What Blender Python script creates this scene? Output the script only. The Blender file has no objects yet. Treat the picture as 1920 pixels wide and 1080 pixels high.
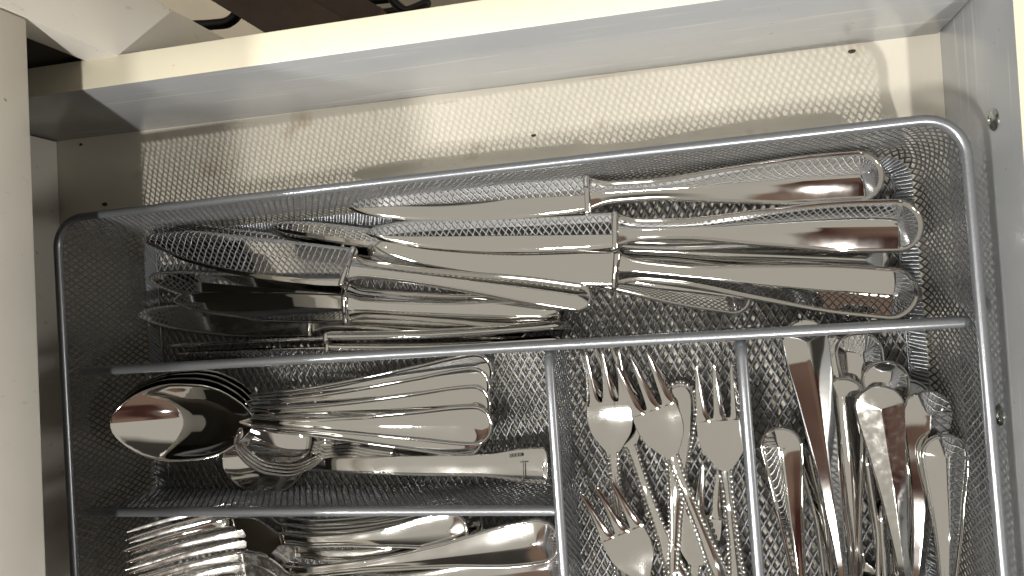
import bpy, bmesh, math, random
import numpy as np
from mathutils import Matrix, Vector
random.seed(7); np.random.seed(7)
S = bpy.context.scene
COL = S.collection

# ------------------------------------------------------------------ camera, world, lamps, exposure
F_PX = 1394.72; CH = 0.40
RW = np.array([[0.97086953, 0.05540241, 0.23311571], [-0.05117863, 0.99839788, -0.02413343], [-0.23407928, 0.01149987, 0.9721495]])
cam = bpy.data.objects.new("camera", bpy.data.cameras.new("camera")); COL.objects.link(cam)
cam.matrix_world = Matrix.Translation((0, 0, CH)) @ Matrix(RW.tolist()).to_4x4()
cam.data.sensor_width = 36; cam.data.lens = F_PX / 1920 * 36
cam.data.clip_start = 0.01; cam.data.clip_end = 50
S.camera = cam
S.view_settings.view_transform = 'Standard'; S.view_settings.look = 'None'
S.view_settings.exposure = 0; S.view_settings.gamma = 1
S.render.engine = 'CYCLES'

w = bpy.data.worlds.new("World"); S.world = w; w.use_nodes = True
nt = w.node_tree; N = nt.nodes; Lk = nt.links
bg = N['Background']
tc = N.new('ShaderNodeTexCoord'); sp = N.new('ShaderNodeSeparateXYZ'); Lk.new(tc.outputs['Generated'], sp.inputs[0])
up = N.new('ShaderNodeValToRGB'); Lk.new(sp.outputs['Z'], up.inputs[0])
# the kitchen around the drawer: brown floor, dim walls with dark wood, tan lit ceiling
cr = up.color_ramp
cr.elements[0].position = 0.0; cr.elements[0].color = (.05, .04, .03, 1)
cr.elements[1].position = 0.66; cr.elements[1].color = (.44, .413, .352, 1)
e = cr.elements.new(0.06); e.color = (.028, .024, .020, 1)
e = cr.elements.new(0.54); e.color = (.045, .040, .034, 1)
# the photographer's side of the room: dark red brown clothing and wood
dn = N.new('ShaderNodeValToRGB'); dn.color_ramp.elements[0].position = -0.001; dn.color_ramp.elements[0].color = (0, 0, 0, 1)
neg = N.new('ShaderNodeMath'); neg.operation = 'MULTIPLY'; neg.inputs[1].default_value = -1; Lk.new(sp.outputs['Y'], neg.inputs[0])
dn.color_ramp.elements[0].position = .17; dn.color_ramp.elements[1].position = .20
wn = N.new('ShaderNodeTexNoise'); wn.inputs['Scale'].default_value = 2.6; wn.inputs['Detail'].default_value = 1.5; Lk.new(tc.outputs['Generated'], wn.inputs['Vector'])
wa = N.new('ShaderNodeMath'); wa.operation = 'MULTIPLY_ADD'; wa.inputs[1].default_value = .30; wa.inputs[2].default_value = -.15; Lk.new(wn.outputs['Fac'], wa.inputs[0])
wx = N.new('ShaderNodeMath'); wx.operation = 'MULTIPLY'; wx.inputs[1].default_value = 1.1; Lk.new(sp.outputs['X'], wx.inputs[0])
wy = N.new('ShaderNodeMath'); wy.operation = 'MULTIPLY_ADD'; wy.inputs[1].default_value = .2; Lk.new(neg.outputs[0], wy.inputs[0]); Lk.new(wx.outputs[0], wy.inputs[2])
ws = N.new('ShaderNodeMath'); ws.operation = 'ADD'; Lk.new(wy.outputs[0], ws.inputs[0]); Lk.new(wa.outputs[0], ws.inputs[1])
wg = N.new('ShaderNodeMapRange'); wg.inputs['From Min'].default_value = .18; wg.inputs['From Max'].default_value = .30; Lk.new(neg.outputs[0], wg.inputs['Value'])
wm = N.new('ShaderNodeMath'); wm.operation = 'MULTIPLY'; Lk.new(ws.outputs[0], wm.inputs[0]); Lk.new(wg.outputs[0], wm.inputs[1]); Lk.new(wm.outputs[0], dn.inputs[0])
wc = N.new('ShaderNodeValToRGB'); Lk.new(wn.outputs['Fac'], wc.inputs[0])
wc.color_ramp.elements[0].position = .42; wc.color_ramp.elements[0].color = (.050, .019, .015, 1)
wc.color_ramp.elements[1].position = .60; wc.color_ramp.elements[1].color = (.185, .120, .086, 1)
mixc = N.new('ShaderNodeMix'); mixc.data_type = 'RGBA'; Lk.new(dn.outputs['Color'], mixc.inputs['Factor'])
Lk.new(up.outputs['Color'], mixc.inputs['A']); Lk.new(wc.outputs['Color'], mixc.inputs['B'])
Lk.new(mixc.outputs['Result'], bg.inputs['Color']); bg.inputs['Strength'].default_value = 1.0

def lamp(name, loc, power, r, col=(1, .965, .90)):
    l = bpy.data.lights.new(name, 'POINT'); l.energy = power; l.shadow_soft_size = r; l.color = col
    o = bpy.data.objects.new(name, l); o.location = loc; COL.objects.link(o); return o
lamp("ceiling_lamp", (0.48, -1.62, 2.0), 215, .030)
lamp("ceiling_lamp", (-1.45, -0.75, 2.0), 165, .10)
lamp("low_fill", (2.3, -.30, .92), 44, .16)  # added low fill to brighten the drawer's shaded left end, not a known lamp
lamp("soft_fill", (-0.35, -0.55, 2.0), 62, .11)  # added soft fill to weaken the mesh shadows, not a known lamp

def W(x, y, z):
    """point of the place at height z that shows at pixel x, y of the 1920 x 1080 photograph"""
    d = RW @ np.array([(x - 960) / F_PX, -(y - 540) / F_PX, -1.0]); t = (z - CH) / d[2]
    return np.array([0, 0, CH]) + t * d

# ------------------------------------------------------------------ materials
def mat(name, base, rough=.5, metal=0, coat=0, noise=None, bump=None, rough_noise=None, scratches=0, specks=None, streaks=None):
    m = bpy.data.materials.new(name); m.use_nodes = True
    n = m.node_tree.nodes; l = m.node_tree.links; b = n['Principled BSDF']
    b.inputs['Base Color'].default_value = (*base, 1); b.inputs['Roughness'].default_value = rough
    b.inputs['Metallic'].default_value = metal
    if coat: b.inputs['Coat Weight'].default_value = coat; b.inputs['Coat Roughness'].default_value = .12
    co = n.new('ShaderNodeTexCoord')
    def nz(scale, detail=4, src='Object', vec=None):
        t = n.new('ShaderNodeTexNoise'); t.inputs['Scale'].default_value = scale; t.inputs['Detail'].default_value = detail
        if vec:
            mp = n.new('ShaderNodeMapping'); mp.inputs['Scale'].default_value = vec; l.new(co.outputs[src], mp.inputs[0]); l.new(mp.outputs[0], t.inputs['Vector'])
        else: l.new(co.outputs[src], t.inputs['Vector'])
        return t
    if noise:
        sc, dark, lo, hi = noise
        t = nz(sc, 6); r = n.new('ShaderNodeMapRange'); r.inputs['From Min'].default_value = lo; r.inputs['From Max'].default_value = hi
        l.new(t.outputs['Fac'], r.inputs['Value'])
        mx = n.new('ShaderNodeMix'); mx.data_type = 'RGBA'; l.new(r.outputs[0], mx.inputs['Factor'])
        mx.inputs['A'].default_value = (*[c * dark for c in base], 1); mx.inputs['B'].default_value = (*base, 1)
        l.new(mx.outputs['Result'], b.inputs['Base Color'])
    def over(fac, col):
        src = b.inputs['Base Color'].links[0].from_socket if b.inputs['Base Color'].links else None
        mx = n.new('ShaderNodeMix'); mx.data_type = 'RGBA'; l.new(fac, mx.inputs['Factor'])
        if src: l.new(src, mx.inputs['A'])
        else: mx.inputs['A'].default_value = (*base, 1)
        mx.inputs['B'].default_value = (*col, 1); l.new(mx.outputs['Result'], b.inputs['Base Color'])
    def ramp(sock, lo, hi, top):
        r = n.new('ShaderNodeMapRange'); r.inputs['From Min'].default_value = lo; r.inputs['From Max'].default_value = hi; r.inputs['To Max'].default_value = top
        l.new(sock, r.inputs['Value']); return r.outputs[0]
    if streaks:
        vec, lo, hi, col, top = streaks
        over(ramp(nz(1.0, 5, vec=vec).outputs['Fac'], lo, hi, top), col)
    if specks:
        for sc, lo, hi, col, top in specks:
            over(ramp(nz(sc, 3).outputs['Fac'], lo, hi, top), col)
    if rough_noise:
        sc, lo, hi = rough_noise
        t = nz(sc, 5); r = n.new('ShaderNodeMapRange'); r.inputs['From Min'].default_value = .35; r.inputs['From Max'].default_value = .75
        r.inputs['To Min'].default_value = lo; r.inputs['To Max'].default_value = hi
        l.new(t.outputs['Fac'], r.inputs['Value']); l.new(r.outputs[0], b.inputs['Roughness'])
    if bump:
        sc, st, vec = bump
        t = nz(sc, 3, vec=vec); bp = n.new('ShaderNodeBump'); bp.inputs['Strength'].default_value = st; bp.inputs['Distance'].default_value = .0004
        h = t.outputs['Fac']
        if scratches:
            t2 = nz(1.0, 2, vec=(30, 1500, 1500)); ad = n.new('ShaderNodeMath'); ad.operation = 'MULTIPLY_ADD'
            l.new(t2.outputs['Fac'], ad.inputs[0]); ad.inputs[1].default_value = scratches; l.new(h, ad.inputs[2]); h = ad.outputs[0]
        l.new(h, bp.inputs['Height']); l.new(bp.outputs[0], b.inputs['Normal'])
    return m

M_steel = mat('polished_steel', (.80, .79, .77), .05, 1, rough_noise=(120, .035, .06), bump=(140, .012, (1, 1, 1)), scratches=.05)
M_worn = mat('worn_steel', (.80, .79, .77), .14, 1, rough_noise=(350, .07, .20), bump=(1500, .005, (1, 1, 1)), scratches=.6)
M_soft = mat('soft_steel', (.80, .79, .77), .10, 1, rough_noise=(90, .075, .12), bump=(140, .012, (1, 1, 1)), scratches=.3)
M_fork = mat('hazy_worn_steel', (.84, .83, .81), .26, 1, rough_noise=(250, .18, .34), bump=(900, .04, (1, 1, 1)), scratches=.4)
M_wire = mat('silver_painted_mesh', (.20, .206, .218), .37, .6)
M_tube = mat('silver_painted_tube', (.29, .305, .33), .30, .65, noise=(900, .85, .3, .7), bump=(2500, .06, None))
M_base = mat('drawer_floor_laminate', (.595, .56, .48), .42, 0, noise=(14, .86, .30, .62), bump=(900, .05, None), specks=[(38, .64, .74, (.34, .27, .18), .55), (420, .735, .76, (.10, .07, .04), .8)], streaks=((18, 260, 60), .66, .74, (.40, .35, .28), .5))
M_wall = mat('grey_white_melamine', (.385, .398, .415), .22, 0, coat=.2, noise=(9, .90, .3, .6), bump=(30, .10, (1, 8, 1)), streaks=((14, 14, 330), .60, .75, (.62, .62, .61), .55), specks=[(300, .735, .77, (.12, .10, .08), .6)])
M_edge = mat('cream_edge_band', (.76, .715, .565), .38, 0, noise=(20, .94, .3, .6), specks=[(260, .73, .77, (.35, .28, .18), .6), (45, .66, .76, (.62, .54, .38), .5)])
M_paint = mat('cream_white_paint', (.75, .725, .66), .30, 0, noise=(8, .92, .3, .6), bump=(40, .06, None), streaks=((25, 180, 90), .66, .74, (.45, .40, .33), .45), specks=[(260, .735, .77, (.20, .15, .10), .7)])
M_dark = mat('interior_shade_black', (.03, .028, .025), .8)  # near-black colour puts the shade of the cabinet gap into the panels
M_inner = mat('inner_board_shade', (.05, .045, .038), .6)  # shade under the cabinet put into the colour, so blades mirror black
M_wood = mat('dark_brown_wood', (.10, .060, .040), .45, 0, noise=(30, .6, .35, .65))
M_iron = mat('black_iron', (.012, .012, .012), .4)
M_room = mat('beige_floor', (.55, .48, .37), .5, 0, noise=(6, .8, .35, .65))
M_mark = mat('engraving_dark', (.05, .045, .04), .5)
M_crumb = mat('dark_crumb', (.035, .022, .012), .7)
M_screw = mat('zinc_screw', (.50, .53, .50), .22, 1)

# ------------------------------------------------------------------ helpers
def tag(o, label=None, cat=None, group=None, kind=None):
    if label: o['label'] = label
    if cat: o['category'] = cat
    if group: o['group'] = group
    if kind: o['kind'] = kind
    return o
def link(name, me, parent=None, m=None, kind=None):
    o = bpy.data.objects.new(name, me); COL.objects.link(o)
    if m is not None and not me.materials: me.materials.append(m)
    if parent: o.parent = parent
    if kind: o['kind'] = kind
    return o
def empty(name, mtx=None):
    o = bpy.data.objects.new(name, None); COL.objects.link(o); o.empty_display_size = .01
    if mtx is not None: o.matrix_world = mtx
    return o
def pydata(name, V, F, smooth=True, angle=35, merge=1e-6):
    me = bpy.data.meshes.new(name); me.from_pydata([tuple(map(float, v)) for v in V], [], F)
    bm = bmesh.new(); bm.from_mesh(me)
    if merge:
        bmesh.ops.remove_doubles(bm, verts=bm.verts, dist=merge)
        bmesh.ops.dissolve_degenerate(bm, dist=merge, edges=bm.edges)
    bmesh.ops.recalc_face_normals(bm, faces=bm.faces); bm.to_mesh(me); bm.free()
    if smooth:
        me.shade_smooth(); me.set_sharp_from_angle(angle=math.radians(angle))
    return me
def box(name, x0, x1, y0, y1, z0, z1, m, parent=None, bev=.0008, top=None, kind=None):
    bm = bmesh.new(); bmesh.ops.create_cube(bm, size=1)
    for v in bm.verts: v.co = ((x0 + x1) / 2 + v.co.x * (x1 - x0), (y0 + y1) / 2 + v.co.y * (y1 - y0), (z0 + z1) / 2 + v.co.z * (z1 - z0))
    if bev: bmesh.ops.bevel(bm, geom=bm.edges, offset=bev, segments=2, affect='EDGES', profile=.5)
    me = bpy.data.meshes.new(name); me.materials.append(m)
    if top:
        me.materials.append(top)
        for f in bm.faces:
            if f.normal.z > .9: f.material_index = 1
    bm.to_mesh(me); bm.free(); me.shade_smooth(); me.set_sharp_from_angle(angle=math.radians(30))
    return link(name, me, parent, kind=kind)
def tube(name, pts, r, m, parent=None, seg=14, closed=False, kind=None, cap=True):
    """round bar along a 3-D polyline with hemispherical ends"""
    P = [np.array(p, float) for p in pts]; n = len(P); V = []; F = []
    rings = []
    for i in range(n):
        a = P[(i - 1) % n] if (closed or i > 0) else P[i]; b = P[(i + 1) % n] if (closed or i < n - 1) else P[i]
        t = (b - a) / np.linalg.norm(b - a)
        ref = np.array([0, 0, 1.]) if abs(t[2]) < .9 else np.array([1., 0, 0])
        s = np.cross(t, ref); s /= np.linalg.norm(s); u = np.cross(s, t)
        rings.append((P[i], t, s, u, r))
    if not closed and cap:
        p, t, s, u, _ = rings[0]; pre = [(p - t * r * math.sin(a), t, s, u, r * math.cos(a)) for a in (1.5, 1.1, .7, .35)]
        p, t, s, u, _ = rings[-1]; post = [(p + t * r * math.sin(a), t, s, u, r * math.cos(a)) for a in (.35, .7, 1.1, 1.5)]
        rings = pre + rings + post
    for p, t, s, u, rr in rings:
        for k in range(seg):
            a = 2 * math.pi * k / seg; V.append(p + rr * (math.cos(a) * s + math.sin(a) * u))
    R = len(rings)
    for i in range(R if closed else R - 1):
        j = (i + 1) % R
        for k in range(seg):
            F.append((i * seg + k, i * seg + (k + 1) % seg, j * seg + (k + 1) % seg, j * seg + k))
    if not closed:
        F.append(tuple(range(seg))); F.append(tuple(range((R - 1) * seg, R * seg)))
    return link(name, pydata(name, V, F, angle=60, merge=0), parent, m, kind)

# ------------------------------------------------------------------ room floor, cabinet, drawer
YW, XR, HW, TH, XL = .1221, .1249, .0812, .0156, -.3946
box('room_floor', -4, 4, -4, 4, -.80, -.75, M_room, bev=0, kind='structure')

cab = tag(empty('kitchen_cabinet', Matrix.Translation((-.276, 0, -.7))), 'cream white kitchen cabinet the drawer slides out of, at the left edge', 'cabinet')
cab_mi = cab.matrix_world.inverted()
def under(o, par):
    o.parent = par; o.matrix_parent_inverse = par.matrix_world.inverted(); return o
bpy.context.view_layer.update()
under(box('rail', -.295, -.2755, -.60, .1362, .1345, .168, M_paint, bev=.0012), cab)
under(box('worktop', -.85, -.272, -.60, .1782, .169, .196, M_paint, bev=.002), cab)
under(box('stile', -.296, -.2755, .1368, .1775, -.74, .168, M_paint, bev=.0012), cab)
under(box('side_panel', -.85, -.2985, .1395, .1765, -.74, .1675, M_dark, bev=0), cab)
under(box('shelf', -.85, -.2965, -.60, .1390, .150, .1675, M_inner, bev=0), cab)
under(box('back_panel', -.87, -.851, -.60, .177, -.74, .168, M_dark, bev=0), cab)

dr = tag(empty('drawer', Matrix.Translation((0, 0, -.01))), 'pulled out cream and grey white kitchen drawer with a beige floor holding the tray', 'drawer')
bpy.context.view_layer.update()
under(box('drawer_base', XL - .012, XR + .002, -.345, YW + .002, -.010, 0, M_base, bev=0), dr)
under(box('side_board', XL - .016, XR - .0003, YW, YW + TH, -.012, HW, M_wall, top=M_edge), dr)
under(box('side_board', XL - .016, XR - .0003, -.345 - TH, -.345, -.012, HW, M_wall, top=M_edge), dr)
under(box('back_board', XL - .014, XL, -.3448, YW - .0003, .0002, HW - .003, M_paint, top=M_edge), dr)
under(box('front_board', XR, XR + .020, -.40, YW + .035, -.03, HW + .0006, M_wall, top=M_edge), dr)
# two domed screws through the front board
def screw(y, z):
    V = []; F = []; seg = 20; prof = [(0, .0046), (.0004, .0046), (.0011, .0041), (.0017, .0030), (.0020, .0019), (.0012, .0016), (.0011, .0002)]
    for d, r in prof:
        for k in range(seg):
            a = 2 * math.pi * k / seg; V.append((XR - d, y + r * math.cos(a), z + r * math.sin(a)))
    for i in range(len(prof) - 1):
        for k in range(seg): F.append((i * seg + k, i * seg + (k + 1) % seg, (i + 1) * seg + (k + 1) % seg, (i + 1) * seg + k))
    F.append(tuple(range((len(prof) - 1) * seg, len(prof) * seg)))
    under(link('screw', pydata('screw', V, F), None, M_screw), dr)
screw(.066, .058); screw(-.057, .043)

# dark crumbs lying on the drawer floor
for i, (px, py, s, lab) in enumerate([(1597, 97, .0011, 'tiny dark crumb on the beige drawer floor near the right corner'),
                             (197, 383, .0013, 'tiny dark crumb in the shaded left part of the drawer floor'),
                             (152, 271, .0008, 'dark speck by the left corner under the side board'),
                             (1001, 254, .0008, 'small brown speck on the drawer floor above the middle of the tray rim')]):
    bm = bmesh.new(); bmesh.ops.create_icosphere(bm, subdivisions=2, radius=s)
    for v in bm.verts: v.co = Vector((v.co.x * (1.3 + .5 * random.random()), v.co.y, max(-.3 * s, v.co.z * .6))) * (.8 + .4 * random.random())
    me = bpy.data.meshes.new('crumb'); bm.to_mesh(me); bm.free()
    o = link('crumb', me, None, M_crumb); p = W(px, py, 0); o.location = (p[0], p[1], .3 * s)
    tag(o, lab, 'crumb')

# furniture seen beyond the drawer, far below
bench = tag(empty('wooden_bench', Matrix.Translation((-.45, .34, -.75))), 'dark brown wooden bench frame on the beige floor beyond the drawer', 'bench')
bpy.context.view_layer.update()
def slab(name, a, b, wd, th, m, par):
    a = np.array(a); b = np.array(b); d = b - a; L = np.linalg.norm(d); d /= L
    s = np.cross(d, [0, 0, 1]); s /= np.linalg.norm(s); u = np.cross(s, d)
    bm = bmesh.new(); bmesh.ops.create_cube(bm, size=1)
    for v in bm.verts: v.co = Vector(tuple((a + b) / 2 + d * v.co.x * L + s * v.co.y * wd + u * v.co.z * th))
    bmesh.ops.bevel(bm, geom=bm.edges, offset=.003, segments=2, affect='EDGES')
    me = bpy.data.meshes.new(name); bm.to_mesh(me); bm.free(); return under(link(name, me, None, m), par)
slab('rail', W(300, -110, -.30), W(640, 92, -.30), .046, .04, M_wood, bench)
slab('rail', W(405, -110, -.312), W(705, 70, -.312), .046, .04, M_wood, bench)
for q in ((380, -60), (640, 75)):
    p = W(*q, -.33); slab('leg', p, (p[0] + .02, p[1], -.748), .035, .035, M_wood, bench)
stand = tag(empty('iron_stand', Matrix.Translation((-.3, .4, -.75))), 'black wrought iron stand with curved rods on the floor beyond the drawer', 'stand')
bpy.context.view_layer.update()
def rod(px, z, r):
    # smooth the pixel polyline
    P = np.array([W(x, y, z) for x, y in px]); t = np.linspace(0, len(P) - 1, 8 * len(P)); Q = np.stack([herm(np.arange(len(P)), P[:, k], t) for k in range(3)], 1)
    under(tube('rod', Q, r, M_iron, seg=10), stand)
def herm(xs, ys, x):
    xs = np.asarray(xs, float); ys = np.asarray(ys, float); h = np.diff(xs); d = np.diff(ys) / h
    m = np.zeros_like(ys); m[0] = d[0]; m[-1] = d[-1]
    for i in range(1, len(ys) - 1):
        m[i] = 0 if d[i - 1] * d[i] <= 0 else 3 * (h[i - 1] + h[i]) / ((2 * h[i] + h[i - 1]) / d[i - 1] + (h[i] + 2 * h[i - 1]) / d[i])
    x = np.clip(np.asarray(x, float), xs[0], xs[-1]); i = np.clip(np.searchsorted(xs, x, 'right') - 1, 0, len(h) - 1)
    t = (x - xs[i]) / h[i]
    return ys[i] * (1 + 2 * t) * (1 - t) ** 2 + h[i] * m[i] * t * (1 - t) ** 2 + ys[i + 1] * t * t * (3 - 2 * t) + h[i] * m[i + 1] * t * t * (t - 1)
rod([(300, 38), (365, 48), (420, 44), (445, 22), (440, -20)], -.40, .0065)
rod([(620, -20), (632, 3), (640, -30)], -.45, .004)
rod([(640, -6), (690, 2), (735, -3), (760, -30)], -.45, .005)
rod([(720, -30), (745, 10), (765, 20), (800, 6)], -.42, .0055)
rod([(795, -40), (800, 18)], -.45, .005)
rod([(700, 28), (740, 22), (790, 24)], -.46, .006)

# ------------------------------------------------------------------ the wire mesh tray
ROT = .01828; CR, SR = math.cos(ROT), math.sin(ROT)
def T(x, y, z): return np.array([CR * x - SR * y, SR * x + CR * y, z])
TL, TR, TT, TB, HR, HD = -.3305, .1119, .0654, -.270, .0663, .0565
D1, D2, DA, DB = -.0181, -.0950, -.0668, .0198
tray = tag(empty('cutlery_tray', Matrix.Identity(4)), 'silver wire mesh cutlery tray with tube rim and dividers lying in the drawer', 'tray')
bpy.context.view_layer.update()

def lattice(u0, u1, v0, v1, cw, ch, fmap, wd, th, tilt=.55, skip=None):
    """expanded metal: flat strands between the nodes of a diamond lattice, mapped onto a surface"""
    nu = max(2, int(round((u1 - u0) / (cw / 2)))); nv = max(2, int(round((v1 - v0) / (ch / 2))))
    du = (u1 - u0) / nu; dv = (v1 - v0) / nv
    A = []
    for i in range(nu):
        for j in range(nv + 1):
            if (i + j) % 2: continue
            if j < nv: A.append((i, j, i + 1, j + 1))
            if j > 0: A.append((i, j, i + 1, j - 1))
    A = np.array(A, float)
    rnd = np.random.RandomState(3); jit = rnd.uniform(-.11, .11, (nu + 2, nv + 2, 2))
    def uv(i, j):
        q = jit[i.astype(int), j.astype(int)]
        return u0 + (i + q[:, 0]) * du, v0 + (j + q[:, 1]) * dv
    a = uv(A[:, 0], A[:, 1]); b = uv(A[:, 2], A[:, 3])
    if skip is not None:
        k = ~skip((a[0] + b[0]) / 2, (a[1] + b[1]) / 2); a = (a[0][k], a[1][k]); b = (b[0][k], b[1][k])
    P0, N0 = fmap(*a); P1, N1 = fmap(*b)
    mid = (P0 + P1) / 2 + 0
    d = P1 - P0; d /= np.linalg.norm(d, axis=1)[:, None]
    Nn = N0 + N1; Nn /= np.linalg.norm(Nn, axis=1)[:, None]
    s = np.cross(d, Nn); s /= np.linalg.norm(s, axis=1)[:, None]; n2 = np.cross(s, d)
    # the strands lean one way, as slit and stretched metal does
    tl = tilt * rnd.uniform(.7, 1.3, len(d))[:, None]
    s2 = s * np.cos(tl) + n2 * np.sin(tl); n3 = -s * np.sin(tl) + n2 * np.cos(tl)
    P0 = P0 - d * wd * .25; P1 = P1 + d * wd * .25
    V = np.stack([P + s2 * (wd / 2 * a_) + n3 * (th / 2 * b_) for P in (P0, P1) for a_, b_ in ((-1, -1), (1, -1), (1, 1), (-1, 1))], 1)
    n = len(d); V = V.reshape(-1, 3)
    q = np.array([(0, 1, 5, 4), (1, 2, 6, 5), (2, 3, 7, 6), (3, 0, 4, 7)])
    F = (q[None] + (np.arange(n) * 8)[:, None, None]).reshape(-1, 4)
    return V, F
def mesh_np(name, VF, parent, m, kind='stuff'):
    V = np.concatenate([v for v, f in VF]); off = np.cumsum([0] + [len(v) for v, f in VF[:-1]])
    F = np.concatenate([f + o for (v, f), o in zip(VF, off)])
    me = bpy.data.meshes.new(name); me.vertices.add(len(V)); me.vertices.foreach_set('co', V.astype(np.float32).ravel())
    me.loops.add(F.size); me.loops.foreach_set('vertex_index', F.astype(np.int32).ravel())
    me.polygons.add(len(F)); me.polygons.foreach_set('loop_start', np.arange(0, F.size, 4, dtype=np.int32))
    me.update(calc_edges=True); me.validate()
    return link(name, me, parent, m, kind)
def Tn(P): return np.stack([CR * P[:, 0] - SR * P[:, 1], SR * P[:, 0] + CR * P[:, 1], P[:, 2]], 1)
BW = .0095
def f_floor(u, v):
    z = .0045 + .0004 * np.sin(u * 60) * np.cos(v * 70)
    return Tn(np.stack([u, v, z], 1)), np.tile([0, 0, 1.], (len(u), 1))
mesh_np('floor_mesh', [lattice(TL + BW + .001, TR - BW - .001, TB + BW, TT - BW - .001, .0045, .0080, f_floor, .0016, .0005, .75)], tray, M_wire)
RC = .0155
def perim(inset, rc):
    x0, x1, y0, y1 = TL + inset, TR - inset, TB + inset, TT - inset; pts = []
    for cx, cy, a0 in ((x1 - rc, y1 - rc, 0), (x0 + rc, y1 - rc, 90), (x0 + rc, y0 + rc, 180), (x1 - rc, y0 + rc, 270)):
        for k in range(13):
            a = math.radians(a0 + 90 * k / 12); pts.append((cx + rc * math.cos(a), cy + rc * math.sin(a)))
    pts.append(pts[0]); return np.array(pts)
PER = perim(.0006, RC); SEG = np.linalg.norm(np.diff(PER, axis=0), axis=1); CUM = np.concatenate([[0], np.cumsum(SEG)])
def f_wall(u, v):
    x = np.interp(u, CUM, PER[:, 0]); y = np.interp(u, CUM, PER[:, 1])
    i = np.clip(np.searchsorted(CUM, u, 'right') - 1, 0, len(SEG) - 1); d = np.diff(PER, axis=0)[i] / SEG[i][:, None]
    nx, ny = -d[:, 1], d[:, 0]
    k = np.clip((.012 - v) / .012, 0, 1) ** 2 * .004      # the wall curves in at its foot
    return Tn(np.stack([x + nx * k, y + ny * k, v], 1)), np.stack([nx, ny, 0 * nx], 1)
mesh_np('wall_mesh', [lattice(0, CUM[-1], .0030, HR - .001, .0037, .0066, f_wall, .00075, .00045, .12)], tray, M_wire)
# rolled band where the floor meets the wall: pressed flat fins with thin slits
def band():
    P2 = perim(.0042, RC - .003); sg = np.linalg.norm(np.diff(P2, axis=0), axis=1); cm = np.concatenate([[0], np.cumsum(sg)])
    P3 = perim(BW + .003, .005); sg3 = np.linalg.norm(np.diff(P3, axis=0), axis=1); cm3 = np.concatenate([[0], np.cumsum(sg3)])
    n = 800; V = []; F = []
    rnd = random.Random(5)
    def at(Pp, cmm, t): return np.array([np.interp(t, cmm / cmm[-1], Pp[:, 0]), np.interp(t, cmm / cmm[-1], Pp[:, 1])])
    for i in range(n):
        t0 = i / n; t1 = (i + .86) / n; sh = .35 / n * rnd.uniform(-1, 1)
        b = len(V); zt = rnd.uniform(-.00012, .00012)
        for k, (zz) in enumerate((.0062, .0052, .0045)):
            for t, dz in ((t0, zt), (t1, -zt)):
                q = at(P2, cm, t) * (1 - k / 2) + at(P3, cm3, min(1, max(0, t + sh * k))) * (k / 2)
                V.append(T(q[0], q[1], zz + dz)); V.append(T(q[0], q[1], zz + dz - .0005))
        for k in range(2):
            o = b + 4 * k; F += [(o, o + 2, o + 6, o + 4), (o + 1, o + 5, o + 7, o + 3), (o, o + 4, o + 5, o + 1), (o + 2, o + 3, o + 7, o + 6)]
    return np.array(V), np.array(F)
mesh_np('base_band', [band()], tray, M_tube)
Pr = perim(0, RC + .0006)[:-1]
Pd = []
for a, b in zip(Pr, np.roll(Pr, -1, 0)):
    k = max(1, int(np.linalg.norm(b - a) / .02))
    for j in range(k): Pd.append(a + (b - a) * j / k)
tube('rim', [T(x, y, HR) for x, y in Pd], .0022, M_tube, tray, closed=True)
Pi = perim(BW + .0028, .005)[:-1]
tube('edge_wire', [T(x, y, .0052) for x, y in Pi], .00045, M_tube, tray, seg=6, closed=True)

def divider(pts_top, path, label, rr=.0025):
    """one divider: tube rail on top, mesh web below"""
    rail = tube('divider', [T(*p) for p in pts_top], rr, M_tube, tray)
    rail['label'] = label
    P = np.array(path); sg = np.linalg.norm(np.diff(P, axis=0), axis=1); cm = np.concatenate([[0], np.cumsum(sg)])
    dn_ = np.diff(P, axis=0)[0] / sg[0]
    def fm(u, v):
        x = np.interp(u, cm, P[:, 0]); y = np.interp(u, cm, P[:, 1])
        return Tn(np.stack([x, y, v], 1)), Tn(np.tile([-dn_[1], dn_[0], 0], (len(u), 1)))
    o = mesh_np('divider_mesh', [lattice(0, cm[-1], .003, HD - .001, .0037, .0066, fm, .00075, .00045, .12)], rail, M_wire)
    for k in (0, 1): pass
    tube('foot_wire', [T(P[0][0], P[0][1], .0032), T(P[-1][0], P[-1][1], .0032)], .0007, M_tube, rail, seg=6)
def lin(a, b, n=12): return [tuple(np.array(a) * (1 - t) + np.array(b) * t) for t in np.linspace(0, 1, n)]
divider(lin((TL + .003, D1, HD), (TR - .003, D1, HD)), [(TL + .003, D1), (TR - .003, D1)], 'long divider below the knives')
divider(lin((TL + .003, D2, HD), (DA - .003, D2, HD)), [(TL + .003, D2), (DA - .003, D2)], 'short divider below the spoons')
divider([(DA, D1 - .0045, HD - .003), (DA, D1 - .007, HD - .0006)] + lin((DA, D1 - .010, HD), (DA, TB + .003, HD)), [(DA, D1 - .003), (DA, TB + .003)], 'divider left of the small forks')
divider([(DB, D1 - .0045, HD - .003), (DB, D1 - .007, HD - .0006)] + lin((DB, D1 - .010, HD), (DB, TB + .003, HD)), [(DB, D1 - .003), (DB, TB + .003)], 'divider right of the small forks')

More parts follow.
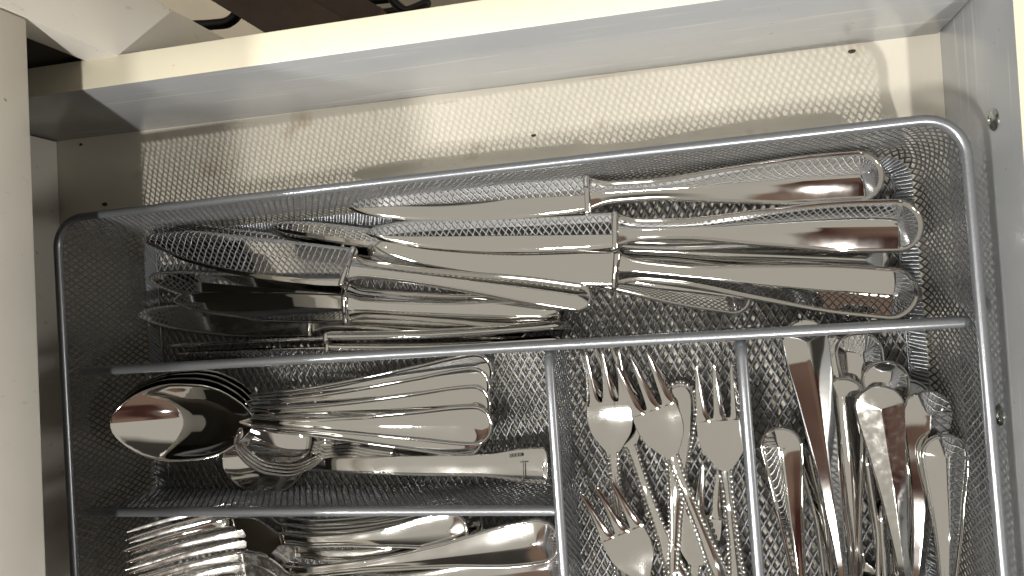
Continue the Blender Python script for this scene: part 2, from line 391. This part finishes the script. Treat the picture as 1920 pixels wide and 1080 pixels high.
# ------------------------------------------------------------------ cutlery
def solid(xs, a, b, zf, top, bot, cy=None, ridge=0.0, m0=None, m1=None):
    """closed body from a plan outline. top and bot: lists of (kind, value, h): 'd' = distance in from the edge in metres,
    'f' = fraction of what is left up to the middle line; h is a height or a function of (distance to middle line)"""
    n = len(xs); xs = np.asarray(xs, float); a = np.asarray(a, float); b = np.asarray(b, float)
    cy = np.zeros(n) if cy is None else np.asarray(cy, float)
    m0 = xs[0] + min(a[1] + b[1], .4 * (xs[-1] - xs[0])) if m0 is None else m0
    m1 = xs[-1] if m1 is None else m1
    def row(prof, i, sg):
        hw = a[i] if sg > 0 else b[i]
        P = np.array([xs[i], cy[i] + sg * hw]); mx = min(max(xs[i], m0), m1)
        mid = np.interp(mx, xs, cy) + np.interp(mx, xs, ridge * (a if ridge > 0 else b)); M = np.array([mx, mid]); L = np.linalg.norm(P - M)
        dm = max([v for k, v, h in prof if k == 'd'] + [0]); scale = min(1, .7 * L / dm) if dm > 0 else 1
        sd = dm * scale / L if L > 1e-9 else 0; out = []
        for k, v, h in prof:
            s = (v * scale / L if L > 1e-9 else 0) if k == 'd' else sd + v * (1 - sd)
            q = P + (M - P) * s; z = h(L) if callable(h) else h
            out.append((q[0], q[1], zf(q[0]) + z))
        return out
    V = []; F = []
    def sheet(prof):
        base = len(V); K = len(prof)
        for i in range(n):
            V.extend(row(prof, i, 1) + row(prof, i, -1)[::-1])
        Wd = 2 * K
        for i in range(n - 1):
            for k in range(Wd - 1):
                o = base + i * Wd + k; F.append((o, o + 1, o + Wd + 1, o + Wd))
        for i in (0, n - 1):
            for k in range(K - 1):
                o = base + i * Wd; F.append((o + k, o + k + 1, o + Wd - 2 - k, o + Wd - 1 - k))
        return base, Wd
    tb, W1 = sheet(top); bb, W2 = sheet(bot)
    for i in range(n - 1):
        F.append((tb + i * W1, tb + (i + 1) * W1, bb + (i + 1) * W2, bb + i * W2))
        F.append((tb + i * W1 + W1 - 1, tb + (i + 1) * W1 + W1 - 1, bb + (i + 1) * W2 + W2 - 1, bb + i * W2 + W2 - 1))
    for i in (0, n - 1):
        F.append((tb + i * W1, tb + i * W1 + W1 - 1, bb + i * W2 + W2 - 1, bb + i * W2))
    F2 = []
    for f in F:
        g = []
        for v in f:
            if not g or v not in g: g.append(v)
        if len(g) > 2: F2.append(tuple(g))
    return V, F2
def joined(name, VFs, angle=35):
    V = []; F = []
    for v, f in VFs:
        o = len(V); V += list(v); F += [tuple(i + o for i in g) for g in f]
    return pydata(name, V, F, angle=angle, merge=2e-6)
def stations(x0, x1, n, end0=0, end1=0):
    """stations along a length, packed towards rounded ends of the given lengths"""
    t = list(np.linspace(x0 + end0, x1 - end1, n))
    if end0: t = [x0 + end0 * (1 - math.cos(k / 16 * math.pi / 2)) for k in range(16)] + t
    if end1: t = t + [x1 - end1 * (1 - math.sin(k / 16 * math.pi / 2)) for k in range(1, 17)]
    return np.array(t)
def round_end(xs, w, x1, el, e=2.0):
    """shrink half widths to a round end at x1 over length el"""
    k = np.clip((xs - (x1 - el)) / el, 0, 1); return w * np.power(np.clip(1 - k ** e, 0, 1), 1 / e)

def bordered(bh, th, slope, bw=.0013):
    """top of a handle: raised bead round the edge, groove, two low facets meeting on a middle ridge"""
    return [('d', 0, .0), ('d', bw * .12, bh * .55), ('d', bw * .35, bh * .92), ('d', bw * .6, bh), ('d', bw * .85, bh * .85), ('d', bw * 1.1, bh * .35), ('d', bw * 1.3, bh * .12),
            ('d', bw * 1.6, bh * .22), ('f', .33, lambda L: bh * .25 + slope * .40 * L), ('f', .66, lambda L: bh * .25 + slope * .74 * L), ('f', .9, lambda L: bh * .25 + slope * .95 * L), ('f', 1, lambda L: bh * .25 + slope * L)]
def plain_top(bh, slope):
    return [('d', 0, 0), ('d', .0002, bh * .55), ('d', .0006, bh), ('f', .3, lambda L: bh + slope * .42 * L), ('f', .6, lambda L: bh + slope * .74 * L), ('f', .85, lambda L: bh + slope * .94 * L), ('f', 1, lambda L: bh + slope * L)]
def crisp_top(bh, slope):
    return [('d', 0, 0), ('d', .0002, bh * .55), ('d', .0006, bh)] + [('f', f, (lambda f: lambda L: bh + slope * f * L)(f)) for f in (.2, .4, .6, .8, .97)] + [('f', 1, lambda L: bh + slope * .985 * L)]
def flat_bot(th):
    return [('d', 0, -th * .5), ('d', .0003, -th * .85), ('d', .001, -th), ('f', .6, -th), ('f', 1, -th)]
def deep_bot(th):
    return [('d', 0, -th * .2), ('f', .15, -th * .55), ('f', .4, -th * .9), ('f', .7, -th), ('f', 1, -th)]

def frame(A, B, roll=0):
    """matrix with x from head point A to handle end B and z up, turned about its own length by roll degrees"""
    A = Vector(tuple(A)); B = Vector(tuple(B)); x = (B - A).normalized(); z = Vector((0, 0, 1)); y = z.cross(x).normalized(); z = x.cross(y)
    m = Matrix((x, y, z)).transposed().to_4x4(); m.translation = A
    return m @ Matrix.Rotation(math.radians(roll), 4, 'X'), (B - A).length
def place(A, B, roll):
    """A, B = (pixel x, pixel y, height in mm)"""
    return frame(W(A[0], A[1], A[2] / 1000), W(B[0], B[1], B[2] / 1000), roll)
def off(B, M, L, zh):
    """head point for a piece whose end B shows and which runs through pixel M at height M[2] for L metres"""
    b = W(B[0], B[1], B[2] / 1000); m = W(M[0], M[1], M[2] / 1000); d = m - b; d[2] = 0; d /= np.linalg.norm(d)
    a = b + d * L; a[2] = zh / 1000; return a, b

KN = 'table knives lying in the long top compartment'
def blade_mesh(xs, a, b, facet, rdg):
    """blade by cross rows: two flat facets meeting on a ridge, thin edges"""
    fr = [0, .02, .05, .10, .2, .35, .5, .65, .8, .93, .99]; V = []; F = []
    for t in (0, 1):
        for x, p, q in zip(xs, a, b):
            m = rdg * p; hm = min(facet * (p - m), .0030)
            up_ = [(p + (m - p) * f, f * (p - m)) for f in fr]; dn_ = [(m + (-q - m) * (1 - f), f * (q + m)) for f in fr[::-1]]
            for y, d in up_ + [(m, None)] + dn_:
                d = min(p - m, q + m) if d is None else d
                lim = .00055 * min(1, d / .0011)
                V.append((x, y, .003 + (.0002 + lim + hm * d / max(1e-6, (p - m) if y >= m else (q + m)) if t == 0 else -.0002 - lim * 1.6)))
    K = 2 * len(fr) + 1; n = len(xs); H = n * K
    for i in range(n - 1):
        for k in range(K - 1):
            o = i * K + k; F.append((o, o + 1, o + K + 1, o + K)); F.append((H + o, H + o + K, H + o + K + 1, H + o + 1))
        for k in (0, K - 1):
            o = i * K + k; F.append((o, o + K, H + o + K, H + o))
    o = (n - 1) * K
    for k in range(K - 1): F.append((o + k, o + k + 1, H + o + k + 1, H + o + k))
    return pydata('blade', V, F, angle=32, merge=2e-6)

def knife(A, B, label, roll=0, xb=None, bw=.0195, hw=.0124, hn=.0055, hroll=None, mt=None, facet=.20, rdg=.06, broll=0, slope=.22, hth=.006, edge_up=False, group=KN):
    mtx, L = place(A, B, roll); mt = mt or M_steel
    r = tag(empty('table_knife', mtx), label, 'knife', group)
    Lb = .485 * L if xb is None else xb * L
    # blade: nearly straight back, curved cutting edge, rounded tip
    xs = stations(0, Lb, 26, .012)
    back = herm([0, .004, .012, .03, Lb * .6, Lb], [0, .0035, .0055, bw * .38, bw * .44, bw * .47], xs)
    edge = herm([0, .004, .014, .035, Lb * .6, Lb * .9, Lb], [0, .0024, .0055, bw * .45, bw * .60, bw * .56, bw * .50], xs)
    back[0] = edge[0] = 1e-6
    if edge_up: back, edge = edge, back
    o = link('blade', blade_mesh(xs, back, edge, facet, rdg), r, mt)
    if broll: o.rotation_euler[0] = math.radians(broll)
    # bolster: a rounded bar across the blade root
    bm = bmesh.new(); bmesh.ops.create_cube(bm, size=1)
    for v in bm.verts: v.co = (Lb + .0010 + v.co.x * .0036, -.0006 + v.co.y * bw * 1.02, .0028 + v.co.z * .0062)
    bmesh.ops.bevel(bm, geom=bm.edges, offset=.0015, segments=3, affect='EDGES', profile=.5)
    me = bpy.data.meshes.new('bolster'); bm.to_mesh(me); bm.free(); me.shade_smooth(); link('bolster', me, r, mt)
    # handle
    xs = stations(Lb + .0022, L, 40, 0, hw * .98); u = (xs - Lb) / (L - Lb)
    wv = round_end(xs, herm([0, .02, .05, .10, .22, .5, .8, 1], [hn + .0032, hn + .0028, hn + .0012, hn + .0002, hn, hw * .72, hw * .98, hw], u), L, hw * .98)
    zf = lambda x: .0022 + .0016 * math.sin(min(1, max(0, (x - Lb) / (L - Lb))) * math.pi)
    link('handle', joined('handle', [solid(xs, wv, wv, zf, bordered(.0017, hth, slope), deep_bot(hth), m0=xs[0], m1=L - hw * .98)], 50), r, mt)
    return r

def bowl_mesh(xs, wv, bw, depth, zf):
    """hollow bowl: paraboloid inside a flat rim, even wall thickness"""
    fr = [-1, -.97, -.92, -.85, -.75, -.62, -.47, -.3, -.15, 0]; fr = fr + [-f for f in fr[-2::-1]]; K = len(fr); V = []; F = []
    for t in (0, 1):
        for x, w_ in zip(xs, wv):
            for f in fr:
                y = f * w_; q = max(0, (max(0, w_ - .0010) ** 2 - y * y)) / bw ** 2
                V.append((x, y, zf(x) - depth * q ** .97 - t * (.0005 if abs(f) > .96 else .0011)))
    n = len(xs); H = n * K
    for i in range(n - 1):
        for k in range(K - 1):
            o = i * K + k; F.append((o, o + 1, o + K + 1, o + K)); F.append((H + o, H + o + K, H + o + K + 1, H + o + 1))
        for k in (0, K - 1):
            o = i * K + k; F.append((o, o + K, H + o + K, H + o))
    o = (n - 1) * K
    for k in range(K - 1): F.append((o + k, o + k + 1, H + o + k + 1, H + o + k))
    return pydata('bowl', V, F, angle=60, merge=2e-6)

def spoon(A, B, label, roll=0, bl=.075, bw=.0212, hw=.0105, hn=.0032, depth=.0135, tipup=.016, border=True, slope=.10, arch=.006, sag=0, mt=None, name='table_spoon', cat='spoon', group=None, end='round', mtx=None, worldAB=None, bend=.004, bwid=.0016):
    if worldAB is not None: mtx, L = frame(worldAB[0], worldAB[1], roll)
    else: mtx, L = place(A, B, roll)
    mt = mt or M_steel
    r = tag(empty(name, mtx), label, cat, group)
    zf = lambda x: float(herm([0, bl * .5, bl, bl + .02, bl + .055, L - .02, L], [.001 + tipup, tipup * .5, .0015, .0015 + arch * .8, .001 + arch, .002, .0005 - bend + .003], [x])[0])
    xs = np.concatenate([[bl / 2 * (1 - math.cos(k / 20 * math.pi * .86)) for k in range(21)]]); xs = xs / xs[-1] * bl
    k = xs / bl; wv = herm([0, .015, .05, .12, .25, .42, .6, .75, .86, .94, 1], np.array([0, .22, .41, .63, .87, 1, .975, .84, .62, .37, 0]) * bw + np.array([0, 0, 0, 0, 0, 0, 0, 0, .0, .0008, hn]), k); wv[0] = 1e-6
    link('bowl', bowl_mesh(xs, wv, bw, depth, zf), r, M_steel)
    if end == 'round':
        el = hw * .95; e = 2.1
    else:
        el = hw * .30; e = 2.6
    xs = np.concatenate([[bl - .007, bl - .005, bl - .003], stations(bl - .0015, L, 40, 0, el)]); u = (xs - bl) / (L - bl)
    wv = herm([0, .06, .2, .4, .7, .92, 1], [hn + .0003, hn - .0004, hn - .0002, hn + .0012, hw * .75, hw, hw], u)
    if end == 'square': wv = herm([0, .06, .2, .45, .75, .92, 1], [hn + .0006, hn, hn + .0004, hn + .0012, hw * .62, hw * .95, hw], u)
    wv = wv * herm([-1, bl - .007, bl - .003, bl + .003, L], [.2, .2, .6, 1, 1], xs)
    wv = round_end(xs, wv, L, el, e)
    tp = bordered(.0011, .002, slope, bwid) if border is True else (crisp_top(.0008, slope) if border == 'crisp' else plain_top(.0008, slope))
    link('handle', joined('handle', [solid(xs, wv, wv, zf, tp, flat_bot(.0013), m0=xs[0], m1=L - el)], 16 if border == 'crisp' else 45), r, mt)
    r['L'] = L
    return r

def beads(r, xs, wv, zf, L):
    """bead row that follows both edges of a handle and its round end"""
    P = [(x, w_) for x, w_ in zip(xs, wv)] + [(x, -w_) for x, w_ in zip(xs[::-1], wv[::-1])]
    P = np.array(P); d = np.linalg.norm(np.diff(P, axis=0), axis=1); c = np.concatenate([[0], np.cumsum(d)]); st = .00235
    bm0 = bmesh.new(); bmesh.ops.create_icosphere(bm0, subdivisions=2, radius=.00112); bv = np.array([v.co[:] for v in bm0.verts]); bf = [[v.index for v in f.verts] for f in bm0.faces]; bm0.free()
    V = []; F = []
    for s in np.arange(0, c[-1], st):
        x = np.interp(s, c, P[:, 0]); y = np.interp(s, c, P[:, 1]); o = len(V)
        V += [tuple(q) for q in bv + np.array([x, y * (1 - .0006 / max(abs(y), .001)), zf(x) + .0009])]; F += [tuple(i + o for i in f) for f in bf]
    me = bpy.data.meshes.new('bead_border'); me.from_pydata(V, [], F); me.shade_smooth()
    link('bead_border', me, r, M_steel, 'stuff')

def fork(A, B, label, roll=0, nt_=3, tl=.029, hl=.027, sw=.0235, hw=.0085, hn=.0030, beaded=True, arch=.004, dip=.004, group=None, name='cake_fork', worldAB=None, mt=None, hm=None, slope=.1, border=False, bend=.002, curl=0):
    if worldAB is not None: mtx, L = frame(worldAB[0], worldAB[1], roll)
    else: mtx, L = place(A, B, roll)
    mt = mt or M_steel
    r = tag(empty(name, mtx), label, 'fork', group)
    hx = tl + hl
    zf = lambda x: float(herm([0, tl * .5, tl, hx, hx + .02, hx + .05, L - .02, L], [.0032 + curl, .0003 + curl * .35, -.0014, .0005 + dip * .3, .001 + arch, .001 + arch, .0015, .001 - bend], [x])[0])
    half = sw / 2
    xs = np.linspace(tl - .001, hx, 22); k = (xs - tl) / hl
    wv = herm([-.05, 0, .25, .5, .75, .9, 1.0], [half * .97, half * .985, half, half * .90, half * .55, half * .30, hn + .0002], k)
    tp = [('d', 0, .0005), ('d', .0003, .0009), ('f', .4, .0007), ('f', 1, .0005)]; bt = [('d', 0, -.0003), ('d', .0003, -.0007), ('f', 1, -.0009)]
    head = [solid(xs, wv, wv, zf, tp, bt, m0=xs[0], m1=xs[-1])]
    hd_ = link('head', joined('head', head, 40), r, mt)
    pitch = sw / nt_; tw = pitch * .335
    for i in range(nt_):
        c0 = (i - (nt_ - 1) / 2) * pitch * (1 + .12 / nt_ * 2)
        xs = np.concatenate([[0, .0004, .001], np.linspace(.003, tl - .003, 10), [tl - .0018, tl - .0008, tl + .0006]])
        wv = herm([0, .0004, .001, .004, tl * .5, tl * .82, tl - .0022, tl - .0008, tl + .0006], np.array([.12, .25, .34, .46, .72, 1.0, 1.15, 1.34, 1.5]) * tw, xs)
        cyv = c0 * herm([0, tl * .5, tl], [.98, .97, .965], xs)
        o = link('tine', joined('tine', [solid(xs, wv, wv, zf, [('d', 0, .0003), ('d', .0002, .0009), ('f', .5, .0011), ('f', 1, .0011)], [('d', 0, -.0003), ('d', .0002, -.0008), ('f', 1, -.0010)], cy=cyv, m0=0, m1=tl)], 40), r, mt)
    el = hw * .95
    xs = stations(hx - .002, L, 36, 0, el); u = (xs - hx) / (L - hx)
    wv = round_end(xs, herm([0, .08, .3, .6, .85, 1], [hn + .0003, hn - .0002, hn, hn + (hw - hn) * .35, hw * .95, hw], u), L, el)
    wi = np.maximum(wv - (.0008 if beaded else 0), 1e-6)
    tp = plain_top(.0009, slope) if not border else bordered(.0011, .002, slope)
    link('handle', joined('handle', [solid(xs, wi, wi, zf, tp, flat_bot(.0012), m0=xs[0], m1=L - el)], 45), r, hm or mt)
    if beaded: beads(r, xs, wv, zf, L)
    return r

# ---- knives. roll > 0 tips the upper side towards the near side of the drawer (down in the photo)
knife((657, 393, 24), (1657, 330, 26), 'big table knife along the back wall of the tray, uppermost of all the knives', facet=.17, rdg=-.22, broll=-15, roll=3, slope=.30, hw=.0122)
knife((690, 441, 28), (1730, 424, 27), 'big table knife second from the back wall, its handle reaching furthest right', facet=.17, rdg=-.45, broll=-14, roll=-3, slope=.30, hw=.0125)
knife((705, 462, 17), (1721, 554, 20), 'big table knife third from the back wall, handle slanting down beside the long divider', facet=.03, rdg=0, hw=.0125, roll=10, broll=-9, slope=.30)
knife((508, 428, 7), (1412, 560, 5), 'small knife whose round handle end peeps out under the third big knife', hw=.0100, bw=.019)
knife((690, 450, 6), (1664, 489, 6), 'table knife almost hidden between the second and third big handles', hw=.0110)
knife((285, 434, 6), (1085, 552, 5), 'dark knife under the mesh-reflecting blade, deepest at the top left', hw=.0100, bw=.021)
knife((272, 452, 26), (1112, 566, 22), 'knife with a wide slanting blade mirroring the mesh, handle ending mid-tray', roll=-25, hw=.0080, hn=.0048, bw=.0240, facet=.015, rdg=0, xb=.49)
knife((283, 526, 4), (1035, 590, 6), 'dark knife with a rounded tip mirroring the mesh at the left', roll=-12, hw=.0085, bw=.020, xb=.52)
knife((330, 562, 11), (1052, 592, 10), 'knife with a narrow tan blade between the slanting blade and the on-edge knives', roll=12, hw=.0085, bw=.0170, facet=.08, rdg=0, xb=.475)
knife((263, 592, 5), (1000, 606, 5), 'dull grey knife lying flat with its tip nearest the left wall', hw=.0100, bw=.019, mt=M_worn, xb=.47)
knife((312, 640, 16), (1070, 603, 17), 'knife standing on edge second from the long divider', roll=86, slope=.08, hth=.0034, hw=.0105, bw=.0185, xb=.44, edge_up=True)
knife((330, 655, 14), (1065, 632, 14), 'knife standing on edge right against the long divider', roll=80, slope=.08, hth=.0034, hw=.0105, bw=.0185, xb=.43, edge_up=True)

# ---- spoons, stacked bowl in bowl with their handles fanned
SG = 'tablespoons stacked in the middle left compartment'
spoon((254, 773, 27), (925, 694, 10), 'tablespoon with the uppermost handle of the fan, bowl deep in the stack', group=SG)
spoon((251, 776, 30), (920, 722, 16), 'tablespoon with the second handle from the top of the fan', group=SG)
spoon((247, 779, 33), (921, 757, 20), 'tablespoon with the third handle from the top of the fan', group=SG)
spoon((244, 782, 36), (906, 822, 20), 'tablespoon with the lowest handle of the fan, half under the front one', group=SG)
spoon((245, 786, 42), (924, 798, 29), 'front tablespoon on top of the stack, its whole shiny bowl in view', group=SG, slope=.06)
TG = 'small spoons leaning on edge over the serving spoon bowl'
for i, lab in enumerate(['small spoon on edge nearest the tablespoon stack', 'second of the small spoons leaning over the serving spoon, counted from the tablespoons',
                         'third of the small spoons leaning over the serving spoon, counted from the tablespoons', 'small spoon on edge nearest the serving spoon bowl']):
    spoon((470 - 4 * i, 826 + 6 * i, 22 + 2 * i), (812 + 4 * i, 846 + 6 * i, 13 - 1.5 * i), lab, roll=-34, bl=.046, bw=.0165, hw=.008, depth=.010, group=TG, name='small_spoon')
sv = spoon((412, 866, 14), (1031, 873, 22), 'serving spoon with a square engraved handle end beside the short divider', roll=-4, tipup=-.003, bl=.058, bw=.0195, hw=.0098, hn=.0042, depth=.010, border=False, slope=.05, end='square', mt=M_soft, name='serving_spoon', arch=.005, bend=.0)
# engraved letter and hallmarks on its handle end
L = sv['L']
def plate(name, x0, x1, y0, y1, z, parent, m, label=None):
    V = [(x0, y0, z), (x1, y0, z), (x1, y1, z), (x0, y1, z), (x0, y0, z - .0003), (x1, y0, z - .0003), (x1, y1, z - .0003), (x0, y1, z - .0003)]
    o = link(name, pydata(name, V, [(0, 1, 2, 3), (0, 4, 5, 1), (1, 5, 6, 2), (2, 6, 7, 3), (3, 7, 4, 0), (4, 7, 6, 5)], smooth=False), parent, m)
    if label: o['label'] = label
    return o
hz = .0052
plate('engraved_letter', L - .0130, L - .0125, -.0068, .0022, hz, sv, M_mark, 'engraved letter I with serifs')
plate('serif', L - .0146, L - .0109, .0022, .0027, hz, sv, M_mark); plate('serif', L - .0142, L - .0113, -.0073, -.0068, hz, sv, M_mark)
for k in range(4):
    plate('hallmark', L - .0200 + .0017 * k, L - .0187 + .0017 * k, .0046 + .0002 * k, .0066 + .0002 * k, hz - .0001, sv, M_mark)

# ---- big forks, bottom left
FG = 'table forks piled in the bottom left compartment'
fk = dict(nt_=4, tl=.050, hl=.030, sw=.0250, hw=.0105, hn=.0036, beaded=False, border=True, group=FG, name='table_fork', mt=M_fork, hm=M_soft, arch=.005, curl=.022, roll=12)
fork((300, 998, 30), (905, 978, 22), 'table fork whose handle end sits just behind the red-reflecting one', **fk)
fork((296, 1018, 36), (877, 992, 33), 'table fork with the rounded handle end reflecting red, under the short divider', **{**fk, 'mt': M_steel})
fork((298, 1050, 30), (944, 1068, 20), 'table fork with its handle end lowest beside the small-fork divider', **fk)
fork((304, 1032, 40), (890, 1030, 16), 'table fork between the two uppermost ones with its tines spread highest', **fk)
fork((299, 984, 24), (880, 964, 12), 'table fork furthest under the short divider', **fk)
fork((300, 1070, 38), (930, 1100, 20), 'table fork whose tines lie lowest of the upper pile', **fk)
fork((304, 1092, 26), (1050, 1010, 30), 'table fork with the broad handle crossing up to the small-fork divider', **{**fk, 'hw': .0128, 'slope': .16})
fork((296, 1106, 34), (1062, 1062, 22), 'table fork with the plain handle end in the lower right of its compartment', **fk)

# ---- small beaded forks, bottom middle
CG = 'small beaded forks in the bottom middle compartment'
def end_fork(tip, mid, Lf, label, roll=0, zb=8, **kw):
    a = W(tip[0], tip[1], tip[2] / 1000); m = W(mid[0], mid[1], mid[2] / 1000); d = m - a; d[2] = 0; d /= np.linalg.norm(d)
    b = a + d * Lf; b[2] = zb / 1000
    return fork(None, None, label, roll=roll, worldAB=(a, b), group=CG, **kw)
end_fork((1118, 652, 10), (1203, 890, 10), .150, 'beaded fork tucked under the leftmost upright one')
end_fork((1130, 654, 22), (1150, 860, 18), .150, 'beaded fork upright at the left, tines just under the long divider', zb=5)
end_fork((1184, 668, 24), (1264, 866, 22), .152, 'beaded fork leaning to the right in the centre of its compartment')
end_fork((1338, 679, 24), (1361, 886, 20), .150, 'beaded fork nearest the right divider, standing straight')
end_fork((1116, 905, 27), (1202, 1078, 25), .150, 'beaded fork at the bottom left of its compartment, tines pointing up left')
end_fork((1318, 862, 8), (1302, 1070, 8), .150, 'beaded fork lying lowest, mostly under the crossing handles')
b0 = W(1276, 716, .010); a0 = W(1252, 1330, .008)
fork(None, None, 'beaded fork turned round, its round beaded handle end up among the tines', worldAB=(a0, b0), group=CG, hw=.0095)

# ---- spoons with their handle ends up, bottom right
RG = 'teaspoons in the bottom right compartment with handle ends up'
def up_spoon(B, M, label, Lf=.150, zh=10, roll=0, hw=.0098, mt=None, slope=.24, **kw):
    a, b = off(B, M, Lf, zh)
    return spoon(None, None, label, roll=roll, worldAB=(a, b), hw=hw, bl=.05, bw=.016, depth=.008, slope=slope, mt=mt, name='teaspoon', group=RG, arch=.004, bwid=.0012, **kw)
up_spoon((1606, 622, 14), (1652, 1080, 10), 'teaspoon with a wide handle end half under the long divider, deep at the back', hw=.0110, Lf=.17)
up_spoon((1553, 628, 12), (1600, 1000, 8), 'teaspoon hidden behind the tall leaning handle at the divider', hw=.0100, Lf=.16)
up_spoon((1657, 676, 24), (1684, 1080, 16), 'teaspoon with its round end just above the bright worn handle', hw=.0105)
up_spoon((1702, 711, 18), (1692, 1080, 10), 'dark teaspoon handle between the bright one and the right-hand one', hw=.0105)
up_spoon((1513, 818, 12), (1534, 1080, 10), 'narrow teaspoon handle on edge beside the short left one', roll=50, hw=.0095)
up_spoon((1461, 801, 30), (1499, 1080, 20), 'teaspoon handle shortest and furthest left in its compartment', hw=.0096, roll=-9)
up_spoon((1579, 707, 28), (1605, 1080, 20), 'teaspoon with a bordered round end just left of the bright worn handle', hw=.0092)
up_spoon((1628, 838, 24), (1622, 1080, 14), 'teaspoon on edge showing as a thin bright line below the bright worn handle', roll=75, hw=.007)
up_spoon((1660, 940, 22), (1640, 1080, 14), 'teaspoon on edge lowest in the middle of the pile', roll=65, hw=.007)
up_spoon((1502, 600, 42), (1577, 1080, 26), 'longest teaspoon handle leaning from the long divider down to the right', Lf=.185, hw=.0105, border='crisp', roll=13, slope=.2)
up_spoon((1741, 733, 34), (1713, 1080, 22), 'teaspoon with a broad plain end near the right wall of the tray', hw=.0108, border='crisp', roll=10, slope=.2)
up_spoon((1771, 815, 40), (1772, 1080, 30), 'teaspoon with a bordered end closest to the right wall', hw=.0100, roll=6)
up_spoon((1643, 724, 42), (1699, 1080, 30), 'bright worn teaspoon handle lying on top in the middle of the pile', hw=.0102, mt=M_worn, border='crisp', slope=.2, roll=-2)
